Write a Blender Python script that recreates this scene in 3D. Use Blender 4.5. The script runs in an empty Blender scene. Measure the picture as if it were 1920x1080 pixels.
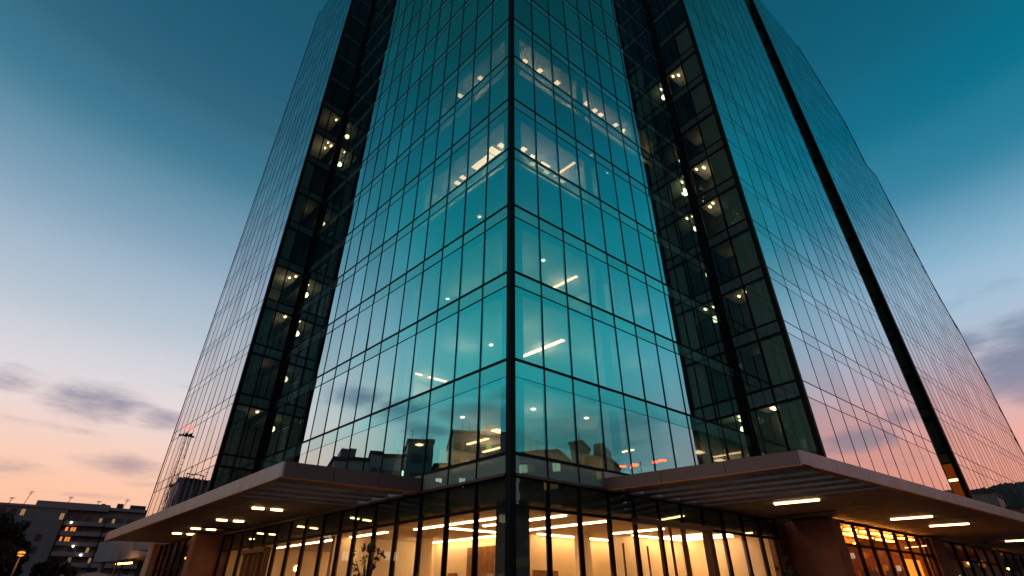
import bpy, bmesh, math, random
from mathutils import Vector, Matrix, Euler
R_ = math.radians
random.seed(11)
sc = bpy.context.scene
col = sc.collection

# ------------------------------------------------------------------ materials
def lin(c):
    c = c / 255.0
    return c / 12.92 if c <= 0.04045 else ((c + 0.055) / 1.055) ** 2.4
def hexc(h):
    h = h.lstrip('#')
    return (lin(int(h[0:2], 16)), lin(int(h[2:4], 16)), lin(int(h[4:6], 16)), 1)

def new_mat(name):
    m = bpy.data.materials.new(name); m.use_nodes = True
    nt = m.node_tree; nt.nodes.clear()
    out = nt.nodes.new('ShaderNodeOutputMaterial')
    return m, nt, out

def surf(name, c, rough=.5, metal=0., var=.12, scale=3., bump=.0, bscale=40., spec=.5):
    """Principled surface with a little procedural dirt and grain."""
    m, nt, out = new_mat(name)
    b = nt.nodes.new('ShaderNodeBsdfPrincipled')
    b.inputs['Roughness'].default_value = rough; b.inputs['Metallic'].default_value = metal
    b.inputs['Specular IOR Level'].default_value = spec
    tc = nt.nodes.new('ShaderNodeTexCoord')
    n = nt.nodes.new('ShaderNodeTexNoise'); n.inputs['Scale'].default_value = scale; n.inputs['Detail'].default_value = 6
    nt.links.new(tc.outputs['Object'], n.inputs['Vector'])
    r = nt.nodes.new('ShaderNodeValToRGB')
    r.color_ramp.elements[0].position = .3; r.color_ramp.elements[1].position = .7
    lo = tuple(x * (1 - var) for x in c[:3]) + (1,); hi = tuple(min(1, x * (1 + var)) for x in c[:3]) + (1,)
    r.color_ramp.elements[0].color = lo; r.color_ramp.elements[1].color = hi
    nt.links.new(n.outputs['Fac'], r.inputs['Fac']); nt.links.new(r.outputs['Color'], b.inputs['Base Color'])
    if bump:
        n2 = nt.nodes.new('ShaderNodeTexNoise'); n2.inputs['Scale'].default_value = bscale
        nt.links.new(tc.outputs['Object'], n2.inputs['Vector'])
        bp = nt.nodes.new('ShaderNodeBump'); bp.inputs['Strength'].default_value = bump; bp.inputs['Distance'].default_value = .02
        nt.links.new(n2.outputs['Fac'], bp.inputs['Height']); nt.links.new(bp.outputs['Normal'], b.inputs['Normal'])
    nt.links.new(b.outputs[0], out.inputs['Surface'])
    return m

def glow(name, c, s):
    m, nt, out = new_mat(name)
    e = nt.nodes.new('ShaderNodeEmission'); e.inputs['Color'].default_value = tuple(c) + (1,); e.inputs['Strength'].default_value = s
    nt.links.new(e.outputs[0], out.inputs['Surface'])
    return m

def glass(name, near, far, f_near, f_far, trans, a=.30, b=.62, wob=.003, rough=.0, wscale=.5, frit=None):
    """Coated facade glass: a mirror coat over a tinted see-through body; coat gets stronger and paler as it is seen more edge-on."""
    m, nt, out = new_mat(name)
    N = nt.nodes.new; L = nt.links.new
    tc = N('ShaderNodeTexCoord')
    lw = N('ShaderNodeLayerWeight'); lw.inputs['Blend'].default_value = .5
    mr = N('ShaderNodeMapRange'); mr.interpolation_type = 'SMOOTHSTEP'
    mr.inputs['From Min'].default_value = a; mr.inputs['From Max'].default_value = b
    L(lw.outputs['Facing'], mr.inputs['Value'])
    fr = N('ShaderNodeMapRange'); fr.inputs['To Min'].default_value = f_near; fr.inputs['To Max'].default_value = f_far
    L(mr.outputs['Result'], fr.inputs['Value'])
    mx = N('ShaderNodeMix'); mx.data_type = 'RGBA'
    mx.inputs['A'].default_value = tuple(near) + (1,); mx.inputs['B'].default_value = tuple(far) + (1,)
    L(mr.outputs['Result'], mx.inputs['Factor'])
    g = N('ShaderNodeBsdfGlossy'); g.inputs['Roughness'].default_value = rough
    L(mx.outputs['Result'], g.inputs['Color'])
    if wob:
        n = N('ShaderNodeTexNoise'); n.inputs['Scale'].default_value = wscale; n.inputs['Detail'].default_value = 1.0
        L(tc.outputs['Object'], n.inputs['Vector'])
        bp = N('ShaderNodeBump'); bp.inputs['Strength'].default_value = 1; bp.inputs['Distance'].default_value = wob
        L(n.outputs['Fac'], bp.inputs['Height']); L(bp.outputs['Normal'], g.inputs['Normal'])
    gi = N('ShaderNodeNewGeometry'); vr = N('ShaderNodeMapRange'); vr.inputs['To Min'].default_value = .86; vr.inputs['To Max'].default_value = 1.06
    L(gi.outputs['Random Per Island'], vr.inputs['Value'])
    vs = N('ShaderNodeVectorMath'); vs.operation = 'SCALE'; L(mx.outputs['Result'], vs.inputs[0]); L(vr.outputs['Result'], vs.inputs['Scale'])
    L(vs.outputs[0], g.inputs['Color'])
    t = N('ShaderNodeBsdfTransparent'); t.inputs['Color'].default_value = tuple(trans) + (1,)
    ms = N('ShaderNodeMixShader')
    L(fr.outputs['Result'], ms.inputs['Fac']); L(t.outputs[0], ms.inputs[1]); L(g.outputs[0], ms.inputs[2])
    if frit:
        d = N('ShaderNodeBsdfDiffuse'); d.inputs['Color'].default_value = tuple(frit) + (1,)
        m2 = N('ShaderNodeMixShader'); m2.inputs['Fac'].default_value = .7
        L(t.outputs[0], m2.inputs[1]); L(d.outputs[0], m2.inputs[2]); L(m2.outputs[0], ms.inputs[1])
    L(ms.outputs[0], out.inputs['Surface'])
    return m

def clear(name, c=(.97, .98, .97)):
    m, nt, out = new_mat(name)
    t = nt.nodes.new('ShaderNodeBsdfTransparent'); t.inputs['Color'].default_value = tuple(c) + (1,)
    nt.links.new(t.outputs[0], out.inputs['Surface'])
    return m

M = dict(
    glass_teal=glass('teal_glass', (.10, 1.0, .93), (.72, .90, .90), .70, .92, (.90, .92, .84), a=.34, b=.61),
    glass_teal_right=glass('teal_glass_shade_side', (.10, .97, .90), (.55, .84, .88), .64, .90, (.90, .92, .84), a=.28, b=.52),  # darker copy of the teal glass, shade of this face put into its tint
    frit=glass('fritted_glass', (.10, .98, .90), (.70, .90, .92), .56, .88, (.5, .55, .5), a=.36, b=.66, frit=(.30, .80, .76)),
    frit_pale=glass('pale_fritted_glass', (.25, .6, .55), (.70, .85, .85), .22, .7, (.3, .35, .3), frit=(.45, .60, .54)),
    glass_wing=glass('silver_glass', (.60, .80, .86), (.90, .87, .87), .80, .94, (.3, .4, .42)),
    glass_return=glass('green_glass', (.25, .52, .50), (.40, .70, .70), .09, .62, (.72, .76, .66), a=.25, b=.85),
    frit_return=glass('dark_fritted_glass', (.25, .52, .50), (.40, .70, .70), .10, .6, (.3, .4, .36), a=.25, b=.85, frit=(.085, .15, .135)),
    glass_lobby=glass('lobby_glass', (.55, .75, .75), (.85, .9, .9), .05, .24, (.93, .92, .86), a=.2, b=.8),
    glass_band=glass('smoked_glass', (.22, .42, .40), (.6, .75, .75), .30, .62, (.40, .46, .40), a=.2, b=.75),
    glass_shop=glass('shop_glass', (.6, .6, .6), (.8, .8, .8), .05, .28, (.85, .75, .6), a=.2, b=.8),
    inner=clear('glass_inner_face'),
    frame=surf('dark_aluminium', (.005, .007, .008), .6, .0, .2, 8, spec=.12),
    frame_thin=surf('grey_joint', (.022, .03, .035), .6, 0, .2, 8, spec=.15),
    lip=surf('copper_lip', (.55, .22, .07), .5, .2, .1, 4),  # orange of the lamplit fascia underside set in the colour
    metal_dark=surf('shade_metal_panel', (.11, .085, .085), .45, .35, .06, 1.2),  # darker copy of the pale panel, shade of the end fascias in its colour
    brown=surf('bronze_aluminium', (.10, .045, .03), .45, .2, .15, 6),
    spandrel=surf('back_painted_panel', (.12, .27, .255), .6, 0, .1, 2),
    dark_in=surf('dark_interior', (.018, .03, .028), .8, 0, .3, .6),
    slab=surf('floor_slab', (.22, .25, .24), .8, 0, .1, 1),
    ceil=surf('ceiling_tile', (.45, .44, .40), .8, 0, .05, 2),
    core=surf('core_wall', (.20, .23, .22), .8, 0, .15, .8),
    colm=surf('column_plaster', (.68, .72, .68), .7, 0, .08, 1),
    conc=surf('grey_concrete', (.085, .10, .10), .75, 0, .12, 2, .2),
    lobby=surf('cream_plaster', (.72, .60, .42), .7, 0, .06, .8),
    lobby_ceil=surf('cream_ceiling', (.66, .52, .36), .75, 0, .05, 1.2),
    wood=surf('walnut_panel', (.20, .085, .025), .45, 0, .35, 3),
    lobby_floor=surf('stone_floor', (.35, .27, .18), .25, 0, .15, 1.5),
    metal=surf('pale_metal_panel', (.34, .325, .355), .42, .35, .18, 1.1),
    soffit=surf('soffit_board', (.27, .235, .26), .6, .1, .2, 1.5),
    stone=surf('brown_stone', (.21, .10, .088), .7, 0, .15, 1.4, .25, 25),
    pinkstone=surf('pale_stone', (.42, .33, .30), .7, 0, .1, 2, .2, 25),
    paving=surf('paving', (.11, .105, .10), .7, 0, .2, .7, .3, 12),
    asphalt=surf('asphalt', (.05, .05, .052), .85, 0, .25, 1.5, .4, 60),
    kerb=surf('kerb_stone', (.3, .29, .28), .8, 0, .15, 2),
    paint=surf('road_paint', (.7, .7, .68), .7, 0, .15, 4),
    warm=glow('warm_tube', (1, .62, .32), 8),
    office=glow('office_panel', (1, .70, .40), 9),
    office_tube=glow('office_tube', (1, .64, .34), 9),
    warm_w=glow('warm_white_panel', (1, .70, .40), 8),
    cove=glow('lobby_strip', (1, .57, .26), 25),
    amber=glow('amber_lamp', (1, .34, .05), 26),
    red_amber=glow('red_amber_lamp', (1, .010, .002), 60),
    down=glow('canopy_downlight', (1, .52, .20), 14),
    spark=glow('small_spot', (1, .85, .65), 7),
    red=glow('red_beacon', (1, .08, .05), 6),
    sodium=glow('sodium_lamp', (1, .27, .03), 1.9),
    win_lit=glow('lit_window', (1, .30, .045), 1.05),
    win_dim=glow('dim_window', (1, .55, .25), .35),
    win_white=glow('bright_window', (1, .78, .5), 2.2),
    bark=surf('bark', (.035, .025, .02), .9, 0, .3, 6, .4, 30),
)

# ------------------------------------------------------------------ mesh builder
class Fr:
    """a local plan frame: a along e1, b along e2, z up"""
    def __init__(s, o, e1, e2): s.o, s.e1, s.e2 = Vector(o[:2]), Vector(e1), Vector(e2)
    def p(s, a, b, z):
        q = s.o + s.e1 * a + s.e2 * b
        return Vector((q.x, q.y, z))
W0 = Fr((0, 0), (1, 0), (0, 1))

class MB:
    def __init__(s): s.bm = bmesh.new()
    def hexa(s, P, mi=0, mis=None):
        v = [s.bm.verts.new(p) for p in P]
        F = [(0, 1, 2, 3), (4, 5, 6, 7), (0, 1, 5, 4), (1, 2, 6, 5), (2, 3, 7, 6), (3, 0, 4, 7)]
        for k, f in enumerate(F):
            fc = s.bm.faces.new([v[i] for i in f]); fc.material_index = mis[k] if mis else mi
    def box(s, fr, a0, a1, b0, b1, z0, z1, mi=0, mis=None):
        s.hexa([fr.p(a0, b0, z0), fr.p(a1, b0, z0), fr.p(a1, b1, z0), fr.p(a0, b1, z0),
                fr.p(a0, b0, z1), fr.p(a1, b0, z1), fr.p(a1, b1, z1), fr.p(a0, b1, z1)], mi, mis)
    def prism(s, pts, z0, z1, mi=0):
        lo = [s.bm.verts.new((p[0], p[1], z0)) for p in pts]; hi = [s.bm.verts.new((p[0], p[1], z1)) for p in pts]
        n = len(pts)
        for f in [lo, hi] + [[lo[i], lo[(i + 1) % n], hi[(i + 1) % n], hi[i]] for i in range(n)]:
            s.bm.faces.new(f).material_index = mi
    def wallprism(s, fr, prof, b0, b1, mi=0):
        lo = [s.bm.verts.new(fr.p(a, b0, z)) for a, z in prof]; hi = [s.bm.verts.new(fr.p(a, b1, z)) for a, z in prof]
        n = len(prof)
        for f in [lo, hi] + [[lo[i], lo[(i + 1) % n], hi[(i + 1) % n], hi[i]] for i in range(n)]:
            s.bm.faces.new(f).material_index = mi
    def tube(s, p0, p1, r0, r1=None, n=8, mi=0):
        r1 = r0 if r1 is None else r1
        p0, p1 = Vector(p0), Vector(p1); d = (p1 - p0)
        if d.length < 1e-6: return
        q = d.to_track_quat('Z', 'Y')
        A = []; B = []
        for k in range(n):
            t = 2 * math.pi * k / n; u = q @ Vector((math.cos(t), math.sin(t), 0))
            A.append(s.bm.verts.new(p0 + u * r0)); B.append(s.bm.verts.new(p1 + u * r1))
        for k in range(n):
            f = s.bm.faces.new([A[k], A[(k + 1) % n], B[(k + 1) % n], B[k]]); f.material_index = mi; f.smooth = True
        s.bm.faces.new(A[::-1]).material_index = mi; s.bm.faces.new(B).material_index = mi
    def lathe(s, c, prof, n=16, mi=0):
        rings = []
        for r, z in prof:
            rings.append([s.bm.verts.new((c[0] + r * math.cos(2 * math.pi * k / n), c[1] + r * math.sin(2 * math.pi * k / n), c[2] + z)) for k in range(n)])
        for a, b in zip(rings, rings[1:]):
            for k in range(n):
                f = s.bm.faces.new([a[k], a[(k + 1) % n], b[(k + 1) % n], b[k]]); f.material_index = mi; f.smooth = True
        s.bm.faces.new(rings[0][::-1]).material_index = mi; s.bm.faces.new(rings[-1]).material_index = mi
    def build(s, name, mats, parent=None, bevel=0):
        bmesh.ops.recalc_face_normals(s.bm, faces=s.bm.faces)
        me = bpy.data.meshes.new(name); s.bm.to_mesh(me); s.bm.free()
        for m in (mats if isinstance(mats, (list, tuple)) else [mats]): me.materials.append(M[m] if isinstance(m, str) else m)
        o = bpy.data.objects.new(name, me); col.objects.link(o)
        if parent: o.parent = parent
        if bevel:
            b = o.modifiers.new('bevel', 'BEVEL'); b.width = bevel; b.segments = 2; b.limit_method = 'ANGLE'
        return o

def tag(o, label=None, cat=None, group=None, kind=None):
    if label: o['label'] = label
    if cat: o['category'] = cat
    if group: o['group'] = group
    if kind: o['kind'] = kind
    return o
def thing(name, loc, label, cat, group=None):
    o = bpy.data.objects.new(name, None); col.objects.link(o); o.location = loc; o.empty_display_size = .3
    tag(o, label, cat, group)
    return o
def reparent(o, root):
    """keep world coordinates while hanging a mesh built in world space under an Empty that stands at its base"""
    o.parent = root
    o.matrix_parent_inverse = Matrix.Translation(-Vector(root.location))
    return o
def part(mb, name, mats, root, **k):
    o = mb.build(name, mats, None, **k); reparent(o, root); return o
def sub(mb, name, mats, prt, **k):
    o = mb.build(name, mats, None, **k); o.parent = prt
    o.matrix_parent_inverse = prt.matrix_parent_inverse.inverted() @ prt.matrix_parent_inverse
    return o

# ------------------------------------------------------------------ plan of the place (metres)
PITCH = 31.45; F_PX = 956.5; EYE = 1.6
aL, aR = R_(-44.815), R_(51.41)
C = Vector((-.052, 19.5))
dL = Vector((math.sin(aL), math.cos(aL))); dR = Vector((math.sin(aR), math.cos(aR)))
nL = Vector((-dL.y, dL.x)); nR = Vector((dR.y, -dR.x))
FL = Fr(C, dL, nL); FRt = Fr(C, dR, nR); INT = Fr(C, dL, dR)
SL, OL = 25.5, 2.75          # left notch: where it starts, how far the left wing stands out
SR, OR_ = 18.6, 3.72         # right notch
WL = Fr(C + dL * SL + nL * OL, dL, nL)
WR = Fr(C + dR * SR + nR * OR_, dR, nR)
RL = Fr(C + dL * SL, nL, -dL)             # return wall of left wing, outward = towards the corner
RR = Fr(C + dR * SR, nR, -dR)

# ------------------------------------------------------------------ camera
cam = bpy.data.cameras.new('camera'); co = bpy.data.objects.new('camera', cam); col.objects.link(co)
co.location = (0, 0, EYE); co.rotation_euler = (R_(90 + PITCH), 0, 0)
cam.sensor_width = 36; cam.lens = F_PX / 1920 * 36; cam.clip_end = 5000; cam.clip_start = .1
sc.camera = co
cF = Vector((0, math.cos(R_(PITCH)), math.sin(R_(PITCH)))); cU = Vector((0, -math.sin(R_(PITCH)), math.cos(R_(PITCH))))
def seen(P):
    q = Vector(P) - Vector((0, 0, EYE)); z = q.dot(cF)
    if z < .5: return None
    return 960 + F_PX * q.x / z, 540 - F_PX * q.dot(cU) / z

# ------------------------------------------------------------------ ground
def gz(x, y):
    t = max(0, min(1, (-x - 12) / 14)); t2 = max(0, min(1, (y - 20) / 15))
    return .9 * t * t * (3 - 2 * t) * t2
mb = MB()
xs = [-1500, -400, -150, -90, -60, -50, -40, -34, -30, -26, -22, -18, -14, -10, 0, 15, 40, 90, 200, 600, 1500]
ys = [-1500, -300, -80, -30, -10, 0, 10, 20, 24, 28, 32, 36, 42, 50, 60, 80, 120, 200, 500, 1500]
V = [[mb.bm.verts.new((x, y, gz(x, y) - .16)) for x in xs] for y in ys]
for j in range(len(ys) - 1):
    for i in range(len(xs) - 1): mb.bm.faces.new([V[j][i], V[j][i + 1], V[j + 1][i + 1], V[j + 1][i]])
tag(mb.build('ground', 'asphalt'), kind='structure')
def poly_sheet(name, pts, z0, z1, m):
    mb = MB(); mb.prism(pts, z0, z1); return tag(mb.build(name, m), kind='structure')
k = [INT.p(*q, 0) for q in ((-9, -9), (27, -9), (27, 60), (60, 75), (-9, 75))]
poly_sheet('pavement', [(p.x, p.y) for p in k], -.3, 0, 'paving')
mb = MB()
mb.box(INT, -9.3, -9.003, -9.3, 75, -.3, .006); mb.box(INT, -9.0, 27, -9.3, -9.003, -.3, .006)
tag(mb.build('kerb', 'kerb'), kind='structure')
mb = MB()
for i in range(14): mb.box(INT, -14 + .0, -13.85, -8 + i * 6, -5 + i * 6, -.158, -.150)
for i in range(5): mb.box(INT, -6 + i * 6, -3 + i * 6, -14, -13.85, -.158, -.150)
tag(mb.build('road_markings', 'paint'), kind='structure')

# ------------------------------------------------------------------ THE TOWER
tower = thing('glass_tower', (C.x, C.y, 0), 'tall teal glass office tower with a sharp front corner, dark recesses and silver wings', 'office tower')
PANES = []   # (projected area, verts outer, verts inner, material key, curtain wall)

def pane(fr, a0, a1, z0, z1, key, cw, zt0=None, zt1=None, tilt=.0022, off=0.):
    zt0 = z1 if zt0 is None else min(z1, zt0); zt1 = z1 if zt1 is None else min(z1, zt1)
    if max(zt0, zt1) <= z0 + .05: return
    zt0 = max(zt0, z0 + .01); zt1 = max(zt1, z0 + .01)
    w, h = a1 - a0, z1 - z0
    ta, tz = random.gauss(0, tilt), random.gauss(0, tilt)
    def q(a, z, d):
        dv = ((a - (a0 + a1) / 2) * ta + (z - (z0 + z1) / 2) * tz)
        return fr.p(a, d + dv + off, z)
    O = [q(a0, z0, 0), q(a1, z0, 0), q(a1, zt1, 0), q(a0, zt0, 0)]
    I = [q(a0, z0, -.025), q(a1, z0, -.025), q(a1, zt1, -.025), q(a0, zt0, -.025)]
    s = [seen(p) for p in O]
    area = 0
    if all(s):
        s = [(max(0, min(1920, x)), max(0, min(1080, y))) for x, y in s]
        area = abs(sum(s[i][0] * s[(i + 1) % 4][1] - s[(i + 1) % 4][0] * s[i][1] for i in range(4))) / 2
    PANES.append((area, O, I, key, cw))

def curtain(fr, A, rows, key, mw=.056, md=.03, tw=.125, top=None, keyf=None, mats='frame', off=0.):
    """one flat curtain wall: dark frame mesh (mullions and transoms) plus its panes"""
    mb = MB()
    zb, zt = rows[0][0], rows[-1][1]
    T = top or (lambda a: zt)
    for a in A:
        t = min(zt, T(a))
        if t > zb: mb.box(fr, a - mw / 2, a + mw / 2, -.10 + off, md + off, zb, t)
    zs = []
    for z0, z1, kind in rows: zs.append((z0, kind))
    for z0, z1, kind in rows:
        if kind == 'n': continue
        th = tw if kind != 's' else tw * .6
        for a0, a1 in zip(A, A[1:]):
            if min(T(a0), T(a1)) < z0: continue
            mb.box(fr, a0 + mw / 2 + .001, a1 - mw / 2 - .001, -.10 + off, (md if kind != 's' else md * .6) - .012 + off, z0 - th / 2, z0 + th / 2)
    cw = mb.build('curtain_wall', mats); reparent(cw, tower)
    for z0, z1, kind in rows:
        for a0, a1 in zip(A, A[1:]):
            kk = keyf(a0, z0, kind) if keyf else key
            if kk is None: continue
            pane(fr, a0 + mw / 2 + .002, a1 - mw / 2 - .002, z0 + (.03 if kind != 'n' else .002), z1 - (.03 if kind != 'n0' else 0), kk, cw, T(a0) if top else None, T(a1) if top else None, off=off)
    return cw

ML = [6.32, 10.15, 14.5, 18.5, 22.5, 26.58, 30.66]
while ML[-1] < 82: ML.append(ML[-1] + 4.07)
def rows_for(mains, sec=.75, first_sec=True):
    r = []
    for i in range(len(mains) - 1):
        z0, z1 = mains[i], mains[i + 1]
        if i == 0 and not first_sec: r += [(z0, z1 - sec, 'm'), (z1 - sec, z1, 'n')]
        else: r += [(z0, z1 - sec, 'm'), (z1 - sec, z1, 's')]
    return r
AL = [0.16, 1.9] + [1.9 + 1.77 * i for i in range(1, 14)] + [25.3]
AR = [0.16, 1.84] + [1.84 + 1.71 * i for i in range(1, 10)] + [18.4]
low = [(5.53, 6.32, 'm')]
kc = lambda g: (lambda a, z, kind: 'frit_pale' if z < 6 else ('frit' if kind in 'sn' else g))
curtain(FL, AL, low + rows_for(ML, first_sec=False), 'glass_teal', keyf=kc('glass_teal'))
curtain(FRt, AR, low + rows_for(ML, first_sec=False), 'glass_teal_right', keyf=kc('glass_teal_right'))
# lobby glazing: heavy mullions
gl = [(0.05, 4.48, 'm'), (4.48, 5.53, 'm')]
fk = lambda a, z, kind: 'glass_lobby' if z < 4 else 'glass_band'
curtain(FL, [0.16, 1.9, 3.67, 5.44, 7.21, 8.98, 10.75, 12.2, 14.0, 16.1, 18.0, 19.8, 21.6, 23.4, 25.2, 27.0, 28.7], gl, None, .08, .05, .10, keyf=fk)
curtain(FRt, [0.16, 1.84, 3.5, 5.2, 6.8, 8.5, 10.2, 11.9, 13.6, 15.4, 17.1, 18.9], gl, None, .08, .05, .10, keyf=fk)
# deep fins inside each lobby mullion and the red brown transom trim at 5.5 m
mb = MB()
for a in [1.9, 3.67, 5.44, 7.21, 8.98, 10.75, 12.2, 14.0, 16.1, 18.0, 19.8, 21.6, 23.4, 25.2]: mb.box(FL, a - .05, a + .03, -.17, -.102, .05, 4.7)
part(mb, 'lobby_fin', 'brown', tower); mb = MB()
for a in [1.84, 3.5, 5.2, 6.8, 8.5, 10.2, 11.9, 13.6, 15.4, 17.1]: mb.box(FRt, a - .05, a + .03, -.17, -.102, .05, 4.7)
part(mb, 'lobby_fin', 'brown', tower)
mb = MB()
mb.box(FL, .16, 28.8, .092, .17, 5.48, 5.58); mb.box(FRt, .16, 20.5, .092, .17, 5.48, 5.58)
part(mb, 'transom_trim', 'brown', tower)
# corner post and inner corner posts
mb = MB(); mb.box(INT, -.10, .16, -.10, .16, 0, 84)
part(mb, 'corner_post', 'frame', tower)
for fr, s in ((FL, SL), (FRt, SR)):
    mb = MB(); mb.box(fr, s - .2, s + .25, -.25, .28, 5.6, 84); part(mb, 'inner_corner_post', 'frame', tower)
# return walls
ZR = [5.6, 8.5, 12.6, 16.6]
while ZR[-1] < 86: ZR.append(ZR[-1] + 4.07)
def rows_ret(mains, sec):
    r = []
    for z0, z1 in zip(mains, mains[1:]): r += [(z0, z1 - sec, 'm'), (z1 - sec, z1, 'm')]
    return r
SPZ = set()
for m_, sc_d in ((ML, .78), (ZR, .85)):
    for z in m_: SPZ.add(round(z - sc_d, 3))
SPZ.add(11.6)
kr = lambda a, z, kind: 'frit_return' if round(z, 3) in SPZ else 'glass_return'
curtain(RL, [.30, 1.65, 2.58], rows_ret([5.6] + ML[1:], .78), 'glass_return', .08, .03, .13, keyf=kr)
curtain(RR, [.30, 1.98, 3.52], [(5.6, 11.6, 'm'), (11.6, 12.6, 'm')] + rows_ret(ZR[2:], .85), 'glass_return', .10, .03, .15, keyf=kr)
# wing corner posts
mb = MB(); mb.box(WL, -.06, .17, -.16, .06, 5.9, 81.6); part(mb, 'wing_corner_post', 'frame', tower)
mb = MB(); mb.box(WR, -.06, .22, -.2, .06, 5.9, 90); part(mb, 'wing_corner_post', 'frame', tower)
# wing curtain walls
AWL = [.17] + [1.5 + 1.46 * i for i in range(10)] + [15.3]
curtain(WL, AWL, rows_for([5.95] + ML[1:], .72), 'glass_wing', .036, .016, .06, mats='frame_thin', top=lambda a: 81.5)
AW1 = [.22] + [.4 + 2.2 * i for i in range(1, 10)] + [22.4]
rw = [(5.9, 11.62, 'm'), (11.62, 12.6, 's')] + rows_for(ZR[2:], .85)
curtain(WR, AW1, rw, 'glass_wing', .042, .016, .075, mats='frame_thin', top=lambda a: 89)
SIL = [(27.0, 89), (45.2, 88.2), (54.2, 74), (54.4, 63.8), (58.1, 63.6), (59.6, 42.5), (61.4, 37), (62.2, 36), (63.4, 28), (63.8, 5)]
def roofz(a):
    for (a0, z0), (a1, z1) in zip(SIL, SIL[1:]):
        if a0 <= a <= a1: return z0 + (z1 - z0) * (a - a0) / max(1e-6, a1 - a0)
    return 5
AW2 = [27.6] + [27.6 + 1.52 * i for i in range(1, 26)]
curtain(WR, AW2, rw, 'glass_wing', .036, .014, .07, mats='frame_thin', top=roofz)
# slot between the two right wings
SLOT = Fr(WR.o + dR * 27.3, -nR, -dR)
curtain(SLOT, [.05, 1.9, 3.2], rows_ret([5.6] + ZR[2:], .85), 'glass_return', .10, .03, .16, keyf=kr)
mb = MB(); mb.box(WR, 27.0, 27.58, -.3, .08, 5.9, 89); part(mb, 'slot_edge_post', 'frame', tower)

# panes: the hundred largest on their own, the rest as one glazing part per curtain wall
PANES.sort(key=lambda t: -t[0])
def pane_mesh(mb, O, I, mi, inner):
    mb.hexa(O + I, 0, [mi, inner, inner, inner, inner, inner])
for ar, O, I, key, cw in PANES[:100]:
    mb = MB(); pane_mesh(mb, O, I, 0, 1)
    o = mb.build('glass_panel', [key, 'inner']); o.parent = cw
rest = {}
for ar, O, I, key, cw in PANES[100:]: rest.setdefault(cw.name, (cw, []))[1].append((O, I, key))
for cwn, (cw, L_) in rest.items():
    keys = sorted({k for _, _, k in L_}); mb = MB()
    for O, I, k in L_: pane_mesh(mb, O, I, keys.index(k), len(keys))
    o = mb.build('glazing', keys + ['inner']); o.parent = cw; o['kind'] = 'stuff'

# solid masses behind the mirror glass of the wings
mb = MB(); mb.box(WL, 5.2, 15.2, -14, -.5, 6.0, 81.2); mb.box(WL, .30, 15.3, -13.9, -.12, 81.2, 81.55); part(mb, 'wing_core', 'dark_in', tower)
mb = MB(); mb.box(WL, 15.25, 15.45, -13.9, .02, 5.9, 81.6); part(mb, 'end_wall', 'frame_thin', tower)
mb = MB()
mb.box(WR, 2.4, 22.3, -14, -.5, 6.0, 89); mb.box(WR, 22.42, 22.62, -14, .02, 5.9, 89.2)
mb.wallprism(WR, [(28.0, 6)] + [(28.0, 88.8)] + [(a - .15, z - .25) for a, z in SIL[1:-1]] + [(65.6, 6)], -14, -.5)
mb.box(WR, 22.7, 27.2, -3.6, -3.2, 5.6, 89)
part(mb, 'wing_core', 'dark_in', tower)
# visible end of the far wing: dark end strip with ledges that follows the stepped outline
mb = MB()
for (a0, z0), (a1, z1) in zip(SIL[1:], SIL[2:]):
    mb.hexa([WR.p(a0 - .1, -12, z0 - .3), WR.p(a0 + .35, -12, z0), WR.p(a1 + .35, -12, z1), WR.p(a1 - .1, -12, z1 - .3),
             WR.p(a0 - .1, .03, z0 - .3), WR.p(a0 + .35, .03, z0), WR.p(a1 + .35, .03, z1), WR.p(a1 - .1, .03, z1 - .3)])
part(mb, 'end_wall', 'frame_thin', tower)
mb = MB(); mb.hexa([WR.p(64.4, -12, 5), WR.p(66.1, -12, 5), WR.p(66.1, -.2, 5), WR.p(64.4, -.2, 5), WR.p(62.8, -12, 36), WR.p(64.3, -12, 36), WR.p(64.3, -.2, 36), WR.p(62.8, -.2, 36)])
part(mb, 'stair_shaft', 'frame', tower)

# interior: slabs with ceilings, core, columns
mb = MB(); mb.box(INT, 9.5, 26, 9.5, 20, 0, 83); part(mb, 'building_core', 'core', tower)
LIGHT_MESH = {}
def ceiling_light(slab, a, b, z, w, l, key, along='R'):
    mb = MB()
    if along == 'R': mb.box(INT, a - w / 2, a + w / 2, b - l / 2, b + l / 2, z - .06, z)
    else: mb.box(INT, a - l / 2, a + l / 2, b - w / 2, b + w / 2, z - .06, z)
    o = mb.build('ceiling_light', key); o.parent = slab
    return o
slabs = {}
for i, z in enumerate(ML):
    mb = MB()
    mb.box(INT, .75, 40, .75, 9.49, z - .62, z - .06, 0); mb.box(INT, .75, 9.49, 9.491, 34, z - .62, z - .06, 0)
    mb.box(INT, .55, 40, .55, 9.4, z - .70, z - .63, 1); mb.box(INT, .55, 9.4, 9.401, 34, z - .70, z - .63, 1)
    s = mb.build('floor_slab', ['slab', 'ceil']); reparent(s, tower); slabs[i] = s
def cz(i): return ML[i] - .71
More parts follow.
